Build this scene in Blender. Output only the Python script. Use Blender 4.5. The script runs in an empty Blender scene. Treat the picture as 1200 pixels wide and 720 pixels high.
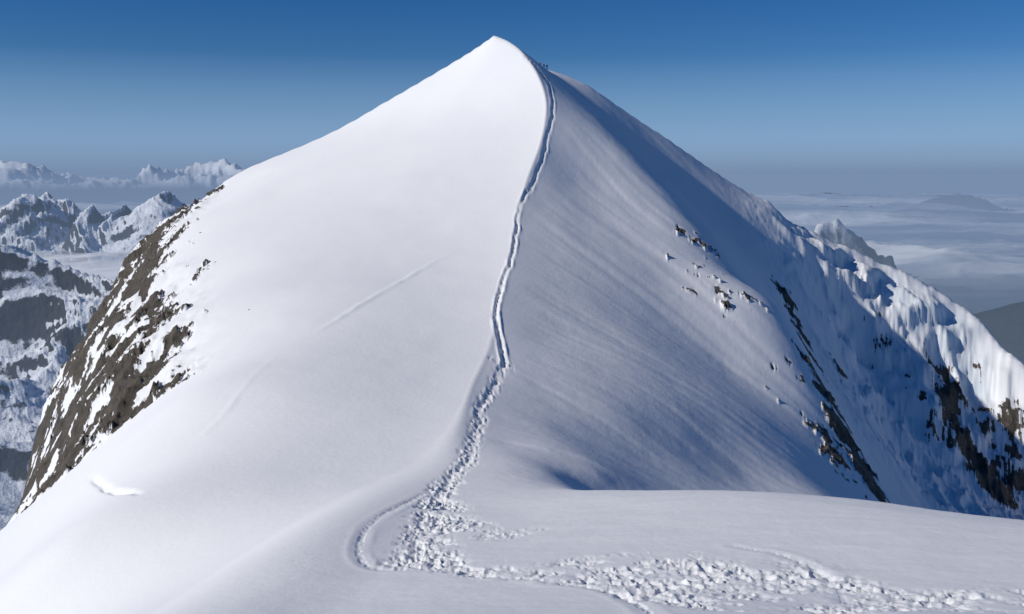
import bpy, math, time
import numpy as np
from mathutils import Vector
T0=time.time()
rng=np.random.default_rng(7)
F=1167.0; PITCH=math.radians(7.8); CP,SP=math.cos(PITCH),math.sin(PITCH)
scene=bpy.context.scene

# ---------------------------------------------------------------- noise
def _h(ix,iy,seed):
    n=(ix.astype(np.int64)*374761393+iy.astype(np.int64)*668265263+seed*1274126177)&0xffffffff
    n=((n^(n>>13))*1274126177)&0xffffffff
    n=n^(n>>16)
    return (n&0xffffff).astype(np.float32)/float(0xffffff)
def vnoise(x,y,seed=0):
    ix=np.floor(x);iy=np.floor(y);fx=(x-ix).astype(np.float32);fy=(y-iy).astype(np.float32)
    ix=ix.astype(np.int64);iy=iy.astype(np.int64)
    u=fx*fx*fx*(fx*(fx*6-15)+10);v=fy*fy*fy*(fy*(fy*6-15)+10)
    a=_h(ix,iy,seed);b=_h(ix+1,iy,seed);c=_h(ix,iy+1,seed);d=_h(ix+1,iy+1,seed)
    return (a*(1-u)+b*u)*(1-v)+(c*(1-u)+d*u)*v
def fbm(x,y,o=4,seed=0,g=0.5):
    s=0;a=1;t=0
    for i in range(o):
        s=s+a*(vnoise(x,y,seed+i*17)*2-1);t+=a;a*=g
        x,y=(x*1.6-y*1.2),(x*1.2+y*1.6)
    return s/t
def ridged(x,y,o=6,seed=0,g=0.5):
    s=0;a=1;t=0;w=1
    for i in range(o):
        n=1-np.abs(vnoise(x,y,seed+i*13)*2-1);n=n*n
        s=s+a*n*w;t+=a;w=np.clip(n*1.6,0,1);a*=g
        x,y=(x*1.62-y*1.2)+3.1,(x*1.2+y*1.62)+1.7
    return s/t
def sharp(x,y,o=6,seed=0,g=0.5):
    """alpine relief: warped, un-squared ridges (knife crests)"""
    wx=fbm(x*1.3,y*1.3,2,seed+101)*.35;wy=fbm(x*1.3,y*1.3,2,seed+202)*.35
    x=x+wx;y=y+wy;s=0;a=1;t=0
    for i in range(o):
        n=1-np.abs(fbm(x,y,1,seed+i*13));s=s+a*n;t+=a;a*=g
        x,y=(x*1.62-y*1.2)+3.1,(x*1.2+y*1.62)+1.7
    return s/t
def sstep(a,b,x):
    t=np.clip((x-a)/(b-a),0,1);return t*t*(3-2*t)

# unproject: image pixel + chosen horizontal distance -> world xyz
def P(u,v,d):
    cx=(u-600)/F; cy=(360-v)/F
    y=CP+cy*SP; z=-SP+cy*CP
    return np.array([cx/y*d,d,z/y*d])
def catmull(pts,n=6):
    pts=np.array(pts,float);out=[]
    p=np.vstack([2*pts[0]-pts[1],pts,2*pts[-1]-pts[-2]])
    for i in range(1,len(p)-2):
        for k in range(n):
            t=k/n
            out.append(0.5*((2*p[i])+(-p[i-1]+p[i+1])*t+(2*p[i-1]-5*p[i]+4*p[i+1]-p[i+2])*t*t+(-p[i-1]+3*p[i]-3*p[i+1]+p[i+2])*t**3))
    out.append(pts[-1]);return np.array(out)

summit=P(580,42,320)
crest_c=[summit]+[P(*a) for a in [(596,49,314),(612,62,306),(630,88,292),(640,122,277),(634,165,258),(617,212,235),(604,262,210),
 (597,310,187),(584,360,164),(574,405,144),(553,452,125),(536,500,107),(512,543,92),(450,575,79),(385,608,64),(325,650,51),(220,722,38)]]
crest_c+= [np.array([-15,20,-12.5]),np.array([-16,0,-8.]),np.array([-16,-30,-2.])]
crest=catmull(crest_c,4)
Lc=[summit]+[P(*a) for a in [(540,68,325),(500,92,328),(450,121,331),(400,150,333),(350,173,334),(300,193,334),(265,212,332),(240,230,328),
 (205,254,318),(172,276,308),(148,305,298),(126,345,286),(102,392,273),(66,446,258),(42,508,240),(24,598,215),(-20,660,180),(-140,730,140)]]
Lc+=[np.array([-90,90,-78.]),np.array([-80,40,-60.]),np.array([-80,-30,-50.])]
Lr=catmull(Lc,3)
Sc=[summit]+[P(*a) for a in [(606,57,322),(630,76,325),(655,85,328),(690,101,330),(730,128,332),(770,155,335),(810,182,338),(850,209,342),
 (882,227,345),(903,237,347),(914,255,349),(960,274,352),(1010,298,352),(1060,320,350),(1110,348,345),(1146,377,338),(1166,402,332),(1200,430,322),(1260,475,310),(1400,550,280)]]
Sc+=[np.array([200,180,-130.]),np.array([170,60,-90.]),np.array([160,-30,-60.])]
Sr=catmull(Sc,3)
Cc=[P(*a) for a in [(655,104,294),(690,138,286),(730,178,275),(775,228,262),(820,278,248),(868,330,236),(912,362,227),(938,402,217),(958,440,208),(985,490,198),(1010,535,187),(1035,582,177),(1075,640,168),(1130,720,158)]]
Cr=catmull(Cc,2)
right_pts=[P(*a) for a in [
 (700,300,210),(680,400,161),(760,400,178),(850,425,189),(650,480,126),(720,480,134),(800,480,148),(900,500,165),(700,220,251),(690,350,185),
 (640,553,95),(700,556,103),(780,560,121),(870,560,138),(600,520,105),(620,430,139),(800,330,216),
 (560,720,34),(900,720,32),(1250,720,32),(500,620,60),(620,600,66),(700,650,48),(900,650,46),(1200,655,44),
 (740,577,79),(820,578,76),(900,580,73),(1000,585,68),(1100,598,62),(1210,612,57),(1400,640,50),
 (900,305,305),(950,338,314),(1000,352,326),(1040,352,338),(1085,372,334),(1045,400,322),(1085,430,318),(1110,500,302),
 (975,385,307),(1010,425,316),(1040,470,306),(1055,505,297),(1100,575,277),(1165,612,272),(1115,455,322),(1150,560,296),(1190,612,276),
 (1148,425,338),(1165,480,332),(1190,470,316),(1200,560,300),(1300,600,290),(760,185,304),(830,240,308)]]
right_pts+=[np.array(a,float) for a in [(11,98,-35),(28,95,-37),(45,90,-39),(65,85,-40),(90,80,-44),(60,130,-51),(100,150,-78),(130,200,-105),
 (0,0,-1.7),(0,15,-8),(14,0,-1.5),(14,15,-7),(40,0,-5),(0,-30,8),(40,-30,2),(45,25,-13),(80,30,-24),(90,210,-92),(125,240,-104)]]
left_pts=[]
for ti in np.linspace(0.1,0.93,12):
    a=crest_c[1:19];i=ti*(len(a)-1);A=a[int(i)]*(1-i%1)+a[int(i)+1]*(i%1)
    b=Lc[1:19];B=b[int(i)]*(1-i%1)+b[int(i)+1]*(i%1)
    for s,bul in((.3,.8),(.6,1.0),(.85,.6)):
        if ti>.8: bul*=.4
        q=A*(1-s)+B*s; q[2]+=bul*0.03*np.linalg.norm(A-B); left_pts.append(q)
left_pts+=[np.array(a,float) for a in [(-40,75,-38),(-45,30,-30),(-45,-20,-24)]]

class TPS:
    def __init__(s,pts,lam=0.0):
        pts=np.array(pts);keep=[]
        for i,p in enumerate(pts):
            if all(np.hypot(*(p[:2]-pts[j][:2]))>1.5 for j in keep): keep.append(i)
        pts=pts[keep];s.c=pts[:,:2]/100;n=len(pts)
        r2=((s.c[:,None]-s.c[None])**2).sum(-1);K=0.5*r2*np.log(r2+1e-12)+lam*np.eye(n)
        Q=np.hstack([np.ones((n,1)),s.c]);A=np.zeros((n+3,n+3));A[:n,:n]=K;A[:n,n:]=Q;A[n:,:n]=Q.T
        s.w=np.linalg.solve(A,np.concatenate([pts[:,2],np.zeros(3)]))
    def __call__(s,x,y):
        x=np.asarray(x,np.float64).ravel()/100;y=np.asarray(y,np.float64).ravel()/100
        out=s.w[-3]+s.w[-2]*x+s.w[-1]*y
        for (cx,cy),w in zip(s.c,s.w[:-3]):
            r2=(x-cx)**2+(y-cy)**2
            out+=w*0.5*r2*np.log(r2+1e-12)
        return out
tL=TPS(list(crest)+list(Lr)+left_pts,1e-5)
tR=TPS(list(crest)+list(Sr)+list(Cr)+right_pts,1e-5)

def pdist(x,y,poly):
    best=np.full(x.shape,1e18);tt=np.zeros(x.shape);
    for i in range(len(poly)-1):
        ax,ay=poly[i][:2];bx,by=poly[i+1][:2];dx,dy=bx-ax,by-ay;l=dx*dx+dy*dy+1e-12
        t=np.clip(((x-ax)*dx+(y-ay)*dy)/l,0,1)
        d=(x-ax-t*dx)**2+(y-ay-t*dy)**2
        m=d<best;best=np.where(m,d,best);tt=np.where(m,i+t,tt)
    return np.sqrt(best),tt
def inside(x,y,poly):
    c=np.zeros(x.shape,bool);n=len(poly)
    for i in range(n):
        x1,y1=poly[i][:2];x2,y2=poly[(i+1)%n][:2]
        if y1==y2: continue
        c^=((y1>y)!=(y2>y))&(x<(x2-x1)*(y-y1)/(y2-y1)+x1)
    return c
sky_line=np.vstack([Lr[::-1],Sr[1:]])
nL=len(Lr)-1
in_poly=[tuple(p[:2]) for p in sky_line]+[(400,-400),(-400,-400)]
crest_ext=[(summit[0],900)]+[tuple(p[:2]) for p in crest]+[(-16,-400)]
left_poly=crest_ext+[(-3000,-400),(-3000,900)]
def base(x,y):
    shp=x.shape;x=x.ravel();y=y.ravel()
    left=inside(x,y,left_poly);dc,tc=pdist(x,y,crest_ext)
    sc=np.where(left,-dc,dc)
    ds,ts=pdist(x,y,sky_line);ins=inside(x,y,in_poly);out=np.where(ins,0,ds)
    w=0.6+sstep(120,60,y)*6.0
    k=sstep(-1,1,sc/w)
    zl=np.zeros_like(x);zr=np.zeros_like(x)
    ml=k<1;mr=k>0
    zl[ml]=tL(x[ml],y[ml]);zr[mr]=tR(x[mr],y[mr])
    z=zl*(1-k)+zr*k
    zk=np.interp(ts,np.arange(len(sky_line)),sky_line[:,2])
    ko=sstep(0,6,out);z=z*(1-ko)+np.minimum(z,zk)*ko
    z=np.where(out>6,zk,z)
    soft=np.sqrt(out**2+1.0)-1.0
    stp=1.35+3.2*sstep(nL-24,nL-33,ts)      # cliff below the rocky edge
    z=z-stp*soft
    return z.reshape(shp),sc.reshape(shp),out.reshape(shp),ds.reshape(shp),ts.reshape(shp)

def hit(u,v):
    for k in range(14):
        d=np.arange(18,380,1.0);p=P(u,v,1.0)
        z=base(p[0]*d,d)[0];f=p[2]*d-z
        idx=np.where(f<0)[0]
        if len(idx): break
        u+=5 if u<600 else -5;v+=1.5
    if len(idx)==0: return p*300
    i=max(idx[0],1);t=f[i-1]/(f[i-1]-f[i]);dd=d[i-1]+t
    return p*dd
def hitpath(l,n=4):
    return catmull([hit(*a) for a in l],n)

# ---------------------------------------------------------------- peak mesh grid
th=np.radians(np.concatenate([np.arange(-100,-31,1.5),np.arange(-31,31,0.056),np.arange(31,101,1.5)]))
rr=[3.0]
while rr[-1]<16: rr.append(rr[-1]*1.08)
while rr[-1]<470: rr.append(rr[-1]*1.0046)
while rr[-1]<760: rr.append(rr[-1]*1.03)
rr=np.array(rr)
X=(rr[:,None]*np.sin(th)[None]);Y=(rr[:,None]*np.cos(th)[None])
Z,SC,OUT,DS,TS=base(X,Y)
print('base',X.shape,time.time()-T0)

# fall-line streaks (line integral convolution on 1 m grid)
gx=np.arange(-160,220,1.0);gy=np.arange(40,400,1.0);GX,GY=np.meshgrid(gx,gy)
GZ=base(GX,GY)[0]
gzy,gzx=np.gradient(GZ)
gm=np.hypot(gzx,gzy)+1e-6;vx=gzx/gm;vy=gzy/gm
def bil(A,x,y):
    fx=np.clip(x-gx[0],0,len(gx)-1.001);fy=np.clip(y-gy[0],0,len(gy)-1.001)
    i=fx.astype(int);j=fy.astype(int);a=fx-i;b=fy-j
    return (A[j,i]*(1-a)+A[j,i+1]*a)*(1-b)+(A[j+1,i]*(1-a)+A[j+1,i+1]*a)*b
N1=rng.standard_normal(GX.shape);N2=fbm(GX/4,GY/4,2,91)*1.6
L1=np.zeros_like(GX);L2=np.zeros_like(GX)
for sgn in(1,-1):
    px=GX.copy();py=GY.copy()
    for k in range(30):
        L1+=bil(N1,px,py);L2+=bil(N2,px,py)
        a=bil(vx,px,py);b=bil(vy,px,py);px=px+sgn*a;py=py+sgn*b
L1/=L1.std();L2/=L2.std()
print('lic',time.time()-T0)
S1=bil(L1,X,Y);S2=bil(L2,X,Y)
right=sstep(1,10,SC)*(OUT<8)
zone=sstep(70,120,Y)
beyond=sstep(62,92,X)*sstep(235,270,Y)   # serac / gully side
lower=sstep(78,112,X)
streak=(S1*0.055+S2*0.03)*right*zone*(1+beyond*(2.0+2.5*lower))
Z=Z+streak
Z+=fbm(X/28,Y/28,3,5)*0.4*zone*(0.5+right)*sstep(0,12,np.abs(SC))+fbm(X/9,Y/9,3,8)*0.10*sstep(0,5,np.abs(SC))
Z+=fbm(X/3.4,Y/1.4,4,31)*0.040*right
# seracs: stepped ice cliffs below the right skyline
Z+=ridged(X/14,Y/14,6,77,.58)*(1.8+4.5*lower)*beyond*right*sstep(2,14,DS)
ser=sstep(92,112,X)*sstep(290,305,Y)*right*sstep(1,8,DS)*sstep(62,40,DS)
h=Z/11+fbm(X/18,Y/18,3,83)*.8;fr_=h-np.floor(h)
Z+=ser*(sstep(.34,.66,fr_)-fr_)*11*.42
Z+=fbm(X/2.5,Y/2.5,4,87,.6)*.7*ser
Z+=fbm(X/5,Y/5,3,55)*(.25+.6*lower)*sstep(55,75,X)*sstep(8,0,DS)

# rock masks
inner=[hit(*a) for a in [(242,230),(224,252),(186,283),(172,306),(198,345),(204,400),(196,470),(155,505),(118,532),(66,572),(32,604)]]
outer=[p for p in Lr[3*16:3*8:-1]]
rock_poly=[tuple(p[:2]) for p in inner]+[(p[0]-3,p[1]) for p in outer]
mL=(SC<-10)&(TS<nL-21)&(OUT<120)&(Y>150)
sdp=np.full(X.shape,-99.)
dd_,_=pdist(X[mL],Y[mL],inner);ins_=inside(X[mL],Y[mL],rock_poly)|((OUT[mL]>0)&(TS[mL]>nL-50))
sdp[mL]=np.where(ins_,dd_,-dd_)
rn=fbm(X/5,Y/8,6,21,.72)
edgeN=np.where(Y>262,12.,7.)
rl=np.where(mL&(sdp>-13),.46+np.clip(sdp/edgeN,-1.2,.6)*.42+rn*1.15+S2*.05,0)
rock=np.zeros_like(X)
def blob(u,v,r,s):
    global rock
    p=hit(u,v);rock=np.maximum(rock,np.exp(-(((X-p[0])**2+(Y-p[1])**2)/(r*r)))*s)
for a in [(922,352,4.5,.9),(930,372,4,.9),(940,392,4,.85),(945,410,4.5,.95),(958,440,5,.95),(965,455,5,.9),(972,468,5,.95),(988,500,5,1),(996,515,5,.95),(1003,530,5,1),(1012,545,5,1),(1018,560,5.5,1),(1028,575,5.5,1),(935,440,6,.6),(960,500,7,.6),(985,545,7,.6),
          (1108,455,6,.85),(1112,470,6,.9),(1115,485,6,.95),(1122,510,7,.95),(1128,525,7,1),(1134,540,7,1),(1142,555,7,1),(1152,570,7,1),(1165,585,7,1),(1185,490,8,.72),(1160,520,8,.68),(1190,540,8,.75),(1090,520,7,.5),(1075,470,7,.5),
          (830,320,9,.47),(845,350,10,.47),(815,280,8,.44),(1140,480,6,.6),(1180,575,8,.85),(1195,510,8,.75),(1155,430,5,.6),(1020,400,8,.5),(1050,440,8,.52),(985,440,6,.5)]: blob(*a)
rr_=rock+fbm(X/3.5,Y/3.5,5,27,.7)*.75+S1*.04
rmask=np.clip(sstep(.45,.60,rl)+sstep(.52,.64,rr_)*(rock>.05),0,1)
Z+=rmask*(ridged(X/6,Y/6,5,44,.6)*2.8-.7)*np.where(mL,1,.8)
Z+=np.where(mL,sstep(-10,3,sdp),0)*fbm(X/9,Y/9,4,49,.6)*2.4*(OUT<20)
print('rock',time.time()-T0,rmask.mean())

# ---------------------------------------------------------------- trails
def worley(x,y,s,seed):
    x=x/s;y=y/s;ix=np.floor(x).astype(np.int64);iy=np.floor(y).astype(np.int64);best=np.full(x.shape,9.);val=np.zeros(x.shape)
    for i in(-1,0,1):
        for j in(-1,0,1):
            cx=ix+i;cy=iy+j;dx=cx+_h(cx,cy,seed)-x;dy=cy+_h(cx,cy,seed+5)-y
            d=np.hypot(dx,dy);m=d<best;best=np.where(m,d,best);val=np.where(m,_h(cx,cy,seed+9),val)
    return best,val
def trail(path,width,depth,cell,edge=.4,rough=1.0,seed=3,groove=0.):
    global Z
    wv=width if np.ndim(width) else np.full(len(path),width)
    mx=max(wv)*1.8+1
    m=(X>path[:,0].min()-mx)&(X<path[:,0].max()+mx)&(Y>path[:,1].min()-mx)&(Y<path[:,1].max()+mx)
    x=X[m];y=Y[m]
    wb=sstep(60,120,y)
    x=x+wb*fbm(x/9,y/9,3,seed+90)*.7
    d,t=pdist(x,y,path)
    w=np.interp(t,np.arange(len(path)),wv)*(1+.45*fbm(x/2.2,y/2.2,3,seed))
    k=sstep(1+edge,1-edge,d/w)
    wx=x+fbm(x/.8,y/.8,2,seed+1)*.35;wy=y+fbm(x/.8,y/.8,2,seed+2)*.35
    b,vv=worley(wx,wy,cell,seed);b2,v2=worley(wx,wy,cell*1.9,seed+40)
    pit=-np.exp(-(b/.38)**2)*(.2+1.1*vv)*(vv>.25)
    big=-np.exp(-(b2/.30)**2)*(.5+v2)*.9
    rg=(ridged(x/.55,y/.55,3,seed+6)-.45)*1.5
    keep=sstep(-.5,.25,fbm(x/1.6,y/1.6,3,seed+70)) if rough>1 else 1
    Z[m]+=k*(depth*(pit*.8+big+rg)*rough*keep)
    if groove:
        gv=.45+1.1*vnoise(x/1.2,y/4,seed+8)
        Z[m]+=-groove*gv*np.exp(-(d/.30)**2)+groove*.55*np.exp(-((d-.62)/.22)**2)*(1.6*vnoise(x/1.5,y/4,seed+12))
main=hitpath([(614,65),(636,88),(647,115),(645,145),(634,185),(621,218),(609,243),(603,270),(600,300),(591,330),(585,358),(582,385),(586,408),(592,428)],5)
trail(main,.45,.15,.7,groove=.24)
t2=hitpath([(592,428),(578,448),(566,475),(556,510),(546,540),(526,562),(508,590)],5)
trail(t2,np.interp(np.arange(len(t2)),[0,len(t2)],[.7,1.1]),.15,.45,groove=.10)
t2b=hitpath([(575,420),(600,432)],3);trail(t2b,.7,.16,.5)
t3=hitpath([(520,570),(508,600),(500,630),(500,660)],5)
trail(t3,np.linspace(1.1,1.7,len(t3)),.11,.33,rough=1.4)
t3b=hitpath([(510,590),(540,615),(575,630),(620,622)],4);trail(t3b,np.linspace(1.9,.8,len(t3b)),.10,.33,rough=1.4)
t4=hitpath([(492,655),(560,668),(640,672),(720,668),(800,672),(900,682),(1000,700),(1100,704),(1230,700)],5)
trail(t4,np.interp(np.arange(len(t4)),[0,10,18,30,40],[1.4,2.0,3.8,3.2,1.8]),.10,.34,rough=1.4,seed=11)
t5=hitpath([(700,680),(780,700),(850,712),(960,716)],4);trail(t5,1.3,.10,.34,rough=1.4,seed=13)
for pth,w,dp in [([(496,578),(462,596),(432,616),(421,640),(426,660),(450,668),(500,668)],.18,.06),([(500,600),(486,630),(482,660)],.18,.12),
              ([(640,684),(700,690),(740,704),(770,722)],.14,.10),([(860,640),(930,655),(975,680),(990,705)],.12,.04),([(520,600),(496,630),(494,655)],.15,.1),([(560,675),(700,684),(860,676),(1010,690)],.15,.1)]:
    trail(hitpath(pth,5),w,dp,.3,rough=.8,seed=17,groove=.03)
def scarp(path,w,h):
    global Z
    m=(X>path[:,0].min()-9)&(X<path[:,0].max()+9)&(Y>path[:,1].min()-9)&(Y<path[:,1].max()+9)
    d,t=pdist(X[m],Y[m],path);e=np.sin(np.clip(t/(len(path)-1),0,1)*np.pi)
    Z[m]+=h*e*np.exp(-(d/w)**2)*(0.2+1.4*vnoise(X[m]/3,Y[m]/3,3))
scarp(hitpath([(365,394),(400,372),(450,342),(500,312),(540,290)],4),.5,.17)
scarp(hitpath([(330,412),(290,450),(250,500),(200,535),(150,556)],4),.5,.06)
scarp(hitpath([(100,560),(125,572),(145,576),(166,580)],4),.35,-.6)
ice=np.zeros_like(X)
for u,v,r in[(1125,432,8),(1110,395,9),(1060,362,8),(1140,455,6),(1045,345,6)]:
    p=hit(u,v);ice=np.maximum(ice,np.exp(-((X-p[0])**2+(Y-p[1])**2)/r**2))
ice*=.5+.5*vnoise(X/4,Y/4,66)
print('trails',time.time()-T0)

def grid_mesh(name,X,Y,Z,attrs={}):
    nr,nc=X.shape
    co=np.empty((nr*nc,3),np.float32);co[:,0]=X.ravel();co[:,1]=Y.ravel();co[:,2]=Z.ravel()
    i=np.arange(nr-1)[:,None]*nc+np.arange(nc-1)[None];i=i.ravel()
    f=np.stack([i,i+nc,i+nc+1,i+1],1).astype(np.int32)
    f=f[:,::-1]
    me=bpy.data.meshes.new(name);me.vertices.add(len(co));me.vertices.foreach_set('co',co.ravel())
    me.loops.add(f.size);me.loops.foreach_set('vertex_index',f.ravel());me.polygons.add(len(f))
    me.polygons.foreach_set('loop_start',np.arange(0,f.size,4,dtype=np.int32))
    me.update(calc_edges=True);me.polygons.foreach_set('use_smooth',np.ones(len(f),bool))
    for k,a in attrs.items():
        at=me.attributes.new(k,'FLOAT','POINT');at.data.foreach_set('value',a.ravel().astype(np.float32))
    ob=bpy.data.objects.new(name,me);scene.collection.objects.link(ob);return ob

# ---------------------------------------------------------------- materials
def mat(name):
    m=bpy.data.materials.new(name);m.use_nodes=True;nt=m.node_tree;nt.nodes.clear();return m,nt
def N(nt,t,**k):
    n=nt.nodes.new(t)
    for a,b in k.items(): n.inputs[a].default_value=b
    return n
def L(nt,a,b): nt.links.new(a,b)
def math_(nt,op,a,b=None,clamp=False):
    n=nt.nodes.new('ShaderNodeMath');n.operation=op;n.use_clamp=clamp
    for i,v in enumerate((a,b)):
        if v is None: continue
        if isinstance(v,(int,float)): n.inputs[i].default_value=v
        else: L(nt,v,n.inputs[i])
    return n.outputs[0]
def mixc(nt,f,a,b):
    n=nt.nodes.new('ShaderNodeMix');n.data_type='RGBA'
    for s,v in((n.inputs[0],f),(n.inputs[6],a),(n.inputs[7],b)):
        if isinstance(v,(tuple,float,int)): s.default_value=v
        else: L(nt,v,s)
    return n.outputs[2]
def noise(nt,co,scale,det=4,rough=.5,sc=None):
    n=nt.nodes.new('ShaderNodeTexNoise');n.inputs['Scale'].default_value=scale;n.inputs['Detail'].default_value=det;n.inputs['Roughness'].default_value=rough
    if sc is not None:
        mp=nt.nodes.new('ShaderNodeMapping');mp.inputs['Scale'].default_value=sc;L(nt,co,mp.inputs[0]);co=mp.outputs[0]
    L(nt,co,n.inputs['Vector']);return n.outputs['Fac']
def ramp(nt,f,a,b,c0=(0,0,0,1),c1=(1,1,1,1)):
    r=nt.nodes.new('ShaderNodeValToRGB');e=r.color_ramp.elements;e[0].position=a;e[1].position=b;e[0].color=c0;e[1].color=c1;L(nt,f,r.inputs[0]);return r.outputs[0]
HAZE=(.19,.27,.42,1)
def haze(nt,sh,dist,mx=.97,col=HAZE):  # aerial haze painted into the material: emission colour mixed over the shaded surface
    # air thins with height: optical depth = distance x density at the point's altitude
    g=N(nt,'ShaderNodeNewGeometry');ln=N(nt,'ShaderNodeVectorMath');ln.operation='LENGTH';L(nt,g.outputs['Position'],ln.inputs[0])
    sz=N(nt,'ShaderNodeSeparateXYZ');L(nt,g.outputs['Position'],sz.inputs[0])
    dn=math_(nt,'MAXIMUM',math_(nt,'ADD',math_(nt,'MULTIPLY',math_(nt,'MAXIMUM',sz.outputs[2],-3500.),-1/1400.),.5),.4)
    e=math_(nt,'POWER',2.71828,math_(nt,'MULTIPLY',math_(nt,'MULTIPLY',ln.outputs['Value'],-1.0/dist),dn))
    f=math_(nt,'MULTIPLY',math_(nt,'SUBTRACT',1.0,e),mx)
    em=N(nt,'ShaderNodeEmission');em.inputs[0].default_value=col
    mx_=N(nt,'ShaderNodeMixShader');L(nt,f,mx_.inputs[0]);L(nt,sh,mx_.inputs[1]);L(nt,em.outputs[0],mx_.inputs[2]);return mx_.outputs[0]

m_snow,nt=mat('snow_and_rock')
tc=N(nt,'ShaderNodeNewGeometry').outputs['Position']
at=lambda n:(lambda a:(setattr(a,'attribute_name',n),a.outputs['Fac'])[1])(nt.nodes.new('ShaderNodeAttribute'))
ar=at('rock');ai=at('ice')
snowc=mixc(nt,noise(nt,tc,.05,3),(.85,.85,.855,1),(.90,.895,.89,1))
snowc=mixc(nt,math_(nt,'MULTIPLY',ai,.7,True),snowc,(.62,.74,.80,1))
rk=noise(nt,tc,.35,8,.65);rk2=noise(nt,tc,1.7,6,.7)
rc=ramp(nt,rk,.3,.7,(.04,.035,.03,1),(.19,.155,.115,1))
rc=mixc(nt,ramp(nt,rk2,.35,.7),rc,(.085,.075,.062,1))
rf=math_(nt,'ADD',ar,math_(nt,'MULTIPLY',math_(nt,'SUBTRACT',noise(nt,tc,.8,8,.8,(1,1,.6)),.5),3.2))
rf=math_(nt,'MULTIPLY',ramp(nt,rf,.48,.56),math_(nt,'GREATER_THAN',ar,.02))
col=mixc(nt,rf,snowc,rc)
bs=N(nt,'ShaderNodeBsdfPrincipled');L(nt,col,bs.inputs['Base Color']);bs.inputs['Roughness'].default_value=.75
bs.inputs['Specular IOR Level'].default_value=.25
h1=math_(nt,'MULTIPLY',noise(nt,tc,1.3,5,.6,(1,1,1)),.07)
h2=math_(nt,'MULTIPLY',noise(nt,tc,9,3,.6),.012)
h3=math_(nt,'MULTIPLY',noise(nt,tc,.8,8,.7),math_(nt,'MULTIPLY',rf,2.2))
h=math_(nt,'ADD',math_(nt,'ADD',h1,h2),h3)
bp=N(nt,'ShaderNodeBump');bp.inputs['Strength'].default_value=.6;bp.inputs['Distance'].default_value=1.0;L(nt,h,bp.inputs['Height']);L(nt,bp.outputs[0],bs.inputs['Normal'])
o=N(nt,'ShaderNodeOutputMaterial');L(nt,bs.outputs[0],o.inputs[0])
peak=grid_mesh('snow_peak',X,Y,Z,{'rock':rmask,'ice':ice});peak.data.materials.append(m_snow)

# ---------------------------------------------------------------- far terrain
def ga(x,c,w): return np.exp(-((x-c)/w)**2)
def mountain_mat(name,snow_alt,hz,ns,bump,t0=.66,t1=.76):
    mt,nt=mat(name)
    g=N(nt,'ShaderNodeNewGeometry');tc=g.outputs['Position'];sep=N(nt,'ShaderNodeSeparateXYZ');L(nt,g.outputs['Normal'],sep.inputs[0]);sp=N(nt,'ShaderNodeSeparateXYZ');L(nt,tc,sp.inputs[0])
    sl=math_(nt,'ADD',sep.outputs[2],math_(nt,'MULTIPLY',math_(nt,'SUBTRACT',noise(nt,tc,ns,8,.75),.5),.7))
    fs=ramp(nt,sl,t0,t1)
    alt=math_(nt,'MULTIPLY',math_(nt,'ADD',sp.outputs[2],-snow_alt),1/500,True)
    fs=math_(nt,'MULTIPLY',fs,alt)
    land=mixc(nt,noise(nt,tc,.0006,5),(.025,.035,.04,1),(.06,.068,.065,1));land=mixc(nt,alt,land,(.06,.058,.055,1))
    bs=N(nt,'ShaderNodeBsdfDiffuse');L(nt,mixc(nt,fs,land,(.82,.85,.9,1)),bs.inputs[0])
    bp=N(nt,'ShaderNodeBump');bp.inputs['Strength'].default_value=.8;bp.inputs['Distance'].default_value=bump;L(nt,noise(nt,tc,ns*1.5,7,.65),bp.inputs['Height']);L(nt,bp.outputs[0],bs.inputs['Normal'])
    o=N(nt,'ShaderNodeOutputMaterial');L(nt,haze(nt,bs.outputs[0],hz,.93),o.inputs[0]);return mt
def polar(b0,b1,db,r0,r1,q):
    b=np.radians(np.arange(b0,b1,db));r=[r0]
    while r[-1]<r1:r.append(r[-1]*q)
    r=np.array(r);R=r[:,None]+0*b[None];BD=np.degrees(b)[None]+0*R
    return R*np.sin(b),R*np.cos(b),R,BD
FX,FY,R,BD=polar(-36,36,.09,1100.,230000,1.0085)
FZ=np.full(R.shape,-2600.)+ridged(FX/4500,FY/4500,5,9)*600*sstep(60000,25000,R)
n2=sharp(FX/2300,FY/2300,7,15,.5);n3=sharp(FX/6000,FY/9000,7,29,.58)
far=-2600+(2450+(n3-.55)*4200)*ga(R,82000,16000)
FZ=np.maximum(FZ,-2600+(far+2600)*sstep(-7,-12,BD))
hill=-2600+(1080+220*sstep(23,29,BD)+(n2-.6)*350)*ga(R,10500,2600)*sstep(17,25,BD)
FZ=np.maximum(FZ,np.where(BD>15,hill,-3000))
pk=-2600+1800*ga(R,16500,2600)*ga(BD,17.5,4)+(n2-.6)*1500*ga(R,16500,3000)
FZ=np.maximum(FZ,np.where(BD>10,pk,-3000))
isl=-2600+(1000+(n3-.55)*2400)*ga(R,55000,5000)*ga(BD,24,3.5);FZ=np.maximum(FZ,isl)
FZ-=R**2/(2*6371000.)
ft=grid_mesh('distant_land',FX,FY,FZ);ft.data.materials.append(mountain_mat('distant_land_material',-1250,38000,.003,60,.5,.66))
AX,AY,R,BD=polar(-34,-9,.045,1500.,20000,1.0042)
n1=sharp(AX/2100,AY/2100,8,3,.52);n2=sharp(AX/2600,AY/2600,8,15,.5)
near=-1230+500*ga(R,6400,1300)*(.75+.25*sstep(-20,-27,BD))+(n1-.62)*1500*ga(R,6400,1900)+(n1-.6)*150
near+=(-(BD+24))*26*sstep(5200,3800,R)
near=np.where(R<8500,near,-2600+(near+2600)*sstep(10500,8500,R))
pe=1.0+.14*ga(BD,-25.5,2.2)+.24*ga(BD,-19.3,2.0)
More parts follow.
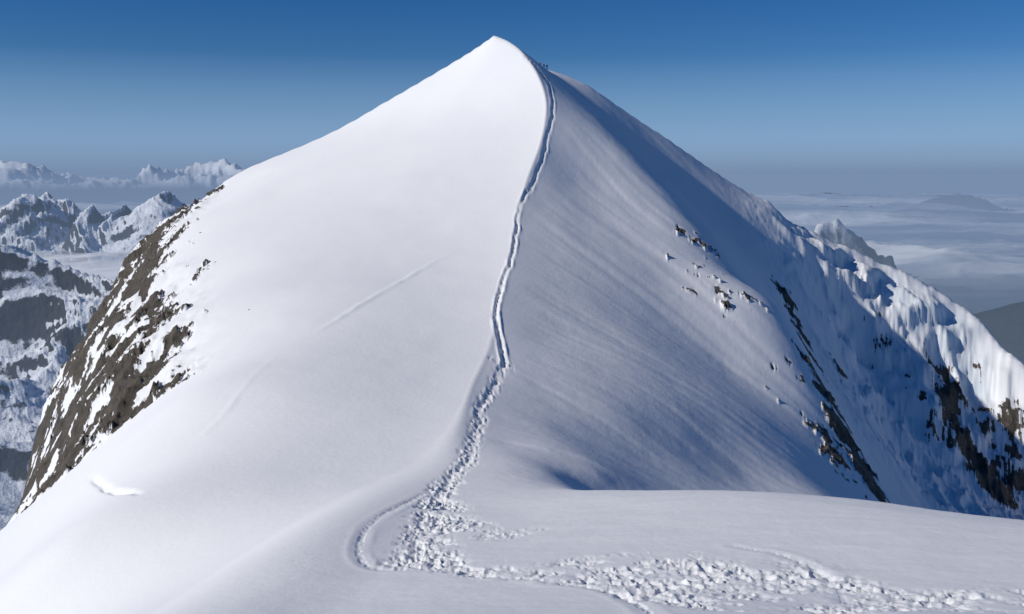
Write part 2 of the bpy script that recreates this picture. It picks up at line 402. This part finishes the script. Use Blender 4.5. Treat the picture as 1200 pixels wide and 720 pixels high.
mid=-1720+1130*ga(R,13200,2500)*pe+(n2-.62)*2100*ga(R,13000,3300)
AZ=np.maximum(near,mid)
AZ=AZ-R**2/(2*6371000.)-1600*sstep(16500,19500,R)-900*sstep(-13,-10,BD)
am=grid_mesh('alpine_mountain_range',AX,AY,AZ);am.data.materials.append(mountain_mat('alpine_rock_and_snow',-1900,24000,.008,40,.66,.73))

def cloudmat(name,sc,lo,hi,op,stretch=(1,1,1),hz=45000):
    m,nt=mat(name);tc=N(nt,'ShaderNodeNewGeometry').outputs['Position']
    a=noise(nt,tc,sc,7,.6,stretch);a=math_(nt,'MULTIPLY',ramp(nt,a,lo,hi),op)
    ed=nt.nodes.new('ShaderNodeAttribute');ed.attribute_name='edge';a=math_(nt,'MULTIPLY',a,ed.outputs['Fac'])
    bs=N(nt,'ShaderNodeBsdfDiffuse');bs.inputs[0].default_value=(.85,.87,.9,1)
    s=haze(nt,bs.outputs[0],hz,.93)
    t=N(nt,'ShaderNodeBsdfTransparent');mx=N(nt,'ShaderNodeMixShader');L(nt,a,mx.inputs[0]);L(nt,t.outputs[0],mx.inputs[1]);L(nt,s,mx.inputs[2])
    o=N(nt,'ShaderNodeOutputMaterial');L(nt,mx.outputs[0],o.inputs[0]);return m
cx,cy,cr,cb=polar(-36,36,.12,12000.,230000,1.01)
cz=-1750+ridged(cx/5000,cy/5000,6,61,.58)*420+fbm(cx/16000,cy/16000,3,63)*300-cr**2/(2*6371000.)
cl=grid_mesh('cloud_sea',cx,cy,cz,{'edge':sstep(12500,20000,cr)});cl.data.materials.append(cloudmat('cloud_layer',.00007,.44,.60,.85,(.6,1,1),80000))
cx,cy,cr,cb=polar(-34,-11,.15,6500.,12500,1.008)
cz=-800+fbm(cx/1500,cy/1500,4,67)*110
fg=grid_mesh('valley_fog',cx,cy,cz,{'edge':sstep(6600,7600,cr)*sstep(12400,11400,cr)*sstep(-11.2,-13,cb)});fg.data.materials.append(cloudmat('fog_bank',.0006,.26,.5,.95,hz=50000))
print('far',time.time()-T0)

# ---------------------------------------------------------------- climbers
def simple(name,c,r=.7):
    m,nt=mat(name);b=N(nt,'ShaderNodeBsdfPrincipled');n=noise(nt,N(nt,'ShaderNodeTexCoord').outputs['Object'],25,3)
    L(nt,mixc(nt,n,tuple(x*.75 for x in c)+(1,),tuple(c)+(1,)),b.inputs['Base Color']);b.inputs['Roughness'].default_value=r
    o=N(nt,'ShaderNodeOutputMaterial');L(nt,b.outputs[0],o.inputs[0]);return m
skin=simple('skin',(.55,.36,.27));dark=simple('dark_trousers',(.03,.03,.04));hair=simple('wool_hat',(.05,.05,.06))
def skinned(name,verts,edges,rad,m,parent,root=0):
    me=bpy.data.meshes.new(name);me.from_pydata([Vector(v) for v in verts],edges,[]);ob=bpy.data.objects.new(name,me);scene.collection.objects.link(ob)
    md=ob.modifiers.new('skin','SKIN')
    for i,r in enumerate(rad): me.skin_vertices[0].data[i].radius=(r,r)
    me.skin_vertices[0].data[root].use_root=True
    ob.modifiers.new('sub','SUBSURF').levels=1
    ob.modifiers['sub'].render_levels=2
    me.materials.append(m);ob.parent=parent;return ob
def ball(name,loc,sc,m,parent):
    import bmesh
    bm=bmesh.new();bmesh.ops.create_uvsphere(bm,u_segments=16,v_segments=10,radius=1)
    for v in bm.verts: v.co=Vector((v.co.x*sc[0]+loc[0],v.co.y*sc[1]+loc[1],v.co.z*sc[2]+loc[2]))
    me=bpy.data.meshes.new(name);bm.to_mesh(me);bm.free()
    for p in me.polygons:p.use_smooth=True
    me.materials.append(m);ob=bpy.data.objects.new(name,me);scene.collection.objects.link(ob);ob.parent=parent
def climber(loc,rot,jc,packc,stride=.15,bend=0.0):
    e=bpy.data.objects.new('climber',None);scene.collection.objects.link(e);e.location=loc;e.rotation_euler=(0,0,rot)
    j=simple('jacket',jc);pc=simple('rucksack_cloth',packc)
    V=[(0,0,.95),(0,-bend*.4,1.15),(0,-bend*.8,1.38),(0,-bend,1.50),
       (.10,0,.90),(.12,-stride,.50),(.13,-stride*.6,.08),(.13,-stride*.6-.17,.05),
       (-.10,0,.90),(-.12,stride*.6,.50),(-.13,stride,.08),(-.13,stride-.17,.05)]
    skinned('trousers_and_boots',[V[0]]+V[4:],[(0,1),(1,2),(2,3),(3,4),(0,5),(5,6),(6,7),(7,8)],[.14,.10,.075,.055,.045,.10,.075,.055,.045],dark,e)
    sh=1.42
    J=[(0,0,.92),(0,-bend*.4,1.15),(0,-bend*.8,1.36),(0,-bend,1.50),(.19,-bend*.8,sh),(.27,-.05-bend,1.15),(.22,-.25-bend,.98),(-.19,-bend*.8,sh),(-.27,-.03-bend,1.15),(-.24,-.20-bend,.93)]
    skinned('jacket',J,[(0,1),(1,2),(2,3),(2,4),(4,5),(5,6),(2,7),(7,8),(8,9)],[.16,.15,.17,.07,.075,.055,.042,.075,.055,.042],j,e)
    for s_,h in((1,J[6]),(-1,J[9])):
        vs=[h,(h[0],h[1]-.08,h[2]-.04)];ed=[(0,1)];rd=[.038,.042]
        for k in range(4):
            bx=h[0]+(k-1.5)*.02;b=len(vs);vs+=[(bx,h[1]-.12,h[2]-.06),(bx,h[1]-.15-.01*(k in(1,2)),h[2]-.09)];ed+=[(1,b),(b,b+1)];rd+=[.011,.009]
        b=len(vs);vs+=[(h[0]-s_*.045,h[1]-.08,h[2]-.03)];ed+=[(0,b)];rd+=[.012]
        skinned('gloved_hand',vs,ed,rd,hair,e)
    hy=-bend-.02
    ball('head',(0,hy,1.63),(.078,.095,.118),skin,e);ball('hat',(0,hy+.012,1.68),(.087,.1,.085),hair,e)
    ball('nose',(0,hy-.1,1.62),(.014,.02,.022),skin,e)
    for s_ in(-1,1): ball('ear',(s_*.08,hy,1.63),(.012,.022,.032),skin,e);ball('eye',(s_*.03,hy-.087,1.645),(.012,.01,.01),hair,e)
    ball('rucksack',(0,.22-bend*.6,1.24),(.16,.13,.26),pc,e)
    return e
for u,dd,rot,jc,pk_,st in [(633,325.3,.4,(.35,.03,.03),(.04,.05,.12),.12),(637.5,326,1.9,(.03,.05,.15),(.3,.05,.03),.2),(641,326.4,-2.2,(.03,.03,.03),(.05,.05,.05),.15)]:
    p=P(u,78,dd)
    ri=np.argmin(np.abs(rr-np.hypot(p[0],p[1])));ti=np.argmin(np.abs(th-math.atan2(p[0],p[1])))
    climber((p[0],p[1],Z[ri,ti]-.05),rot,jc,pk_,st)

# ---------------------------------------------------------------- light, sky, camera
sd=Vector((-.78,-.27,.51)).normalized()
sl=bpy.data.lights.new('sun','SUN');sl.energy=3.45;sl.angle=math.radians(.53);sl.color=(1,.965,.91)
so=bpy.data.objects.new('sun',sl);scene.collection.objects.link(so);so.rotation_euler=sd.to_track_quat('Z','Y').to_euler()
w=bpy.data.worlds.new('World');scene.world=w;w.use_nodes=True;nt=w.node_tree
bg=nt.nodes['Background'];sky=nt.nodes.new('ShaderNodeTexSky');sky.sky_type='NISHITA';sky.sun_disc=False
sky.sun_elevation=math.asin(sd.z);sky.sun_rotation=math.atan2(sd.x,sd.y);sky.altitude=3000;sky.air_density=1.0;sky.dust_density=0.0;sky.ozone_density=4.5
# thin blue-grey haze layer lying along the horizon, over the clear sky
tcw=nt.nodes.new('ShaderNodeTexCoord');sx=nt.nodes.new('ShaderNodeSeparateXYZ');L(nt,tcw.outputs['Generated'],sx.inputs[0])
S_=.075
ha=ramp(nt,sx.outputs[2],0.0,.11,(1,1,1,1),(0,0,0,1))
hcol=ramp(nt,sx.outputs[2],-.01,.03,(.19/S_/8,.27/S_/8,.42/S_/8,1),(.21/S_/8,.35/S_/8,.59/S_/8,1))
mul=nt.nodes.new('ShaderNodeVectorMath');mul.operation='SCALE';mul.inputs['Scale'].default_value=8;L(nt,hcol,mul.inputs[0])
hs=nt.nodes.new('ShaderNodeHueSaturation');hs.inputs['Hue'].default_value=.508;hs.inputs['Saturation'].default_value=1.3;hs.inputs['Value'].default_value=.84
L(nt,sky.outputs[0],hs.inputs['Color'])
L(nt,mixc(nt,ha,hs.outputs[0],mul.outputs[0]),bg.inputs[0]);bg.inputs[1].default_value=S_
cam=bpy.data.cameras.new('camera');co=bpy.data.objects.new('camera',cam);scene.collection.objects.link(co)
cam.sensor_width=36;cam.lens=36*F/1200;cam.clip_end=500000;cam.clip_start=.1;co.rotation_euler=(math.pi/2-PITCH,0,0);scene.camera=co
scene.view_settings.view_transform='Standard';scene.view_settings.look='None';scene.view_settings.exposure=0
print('done',time.time()-T0)
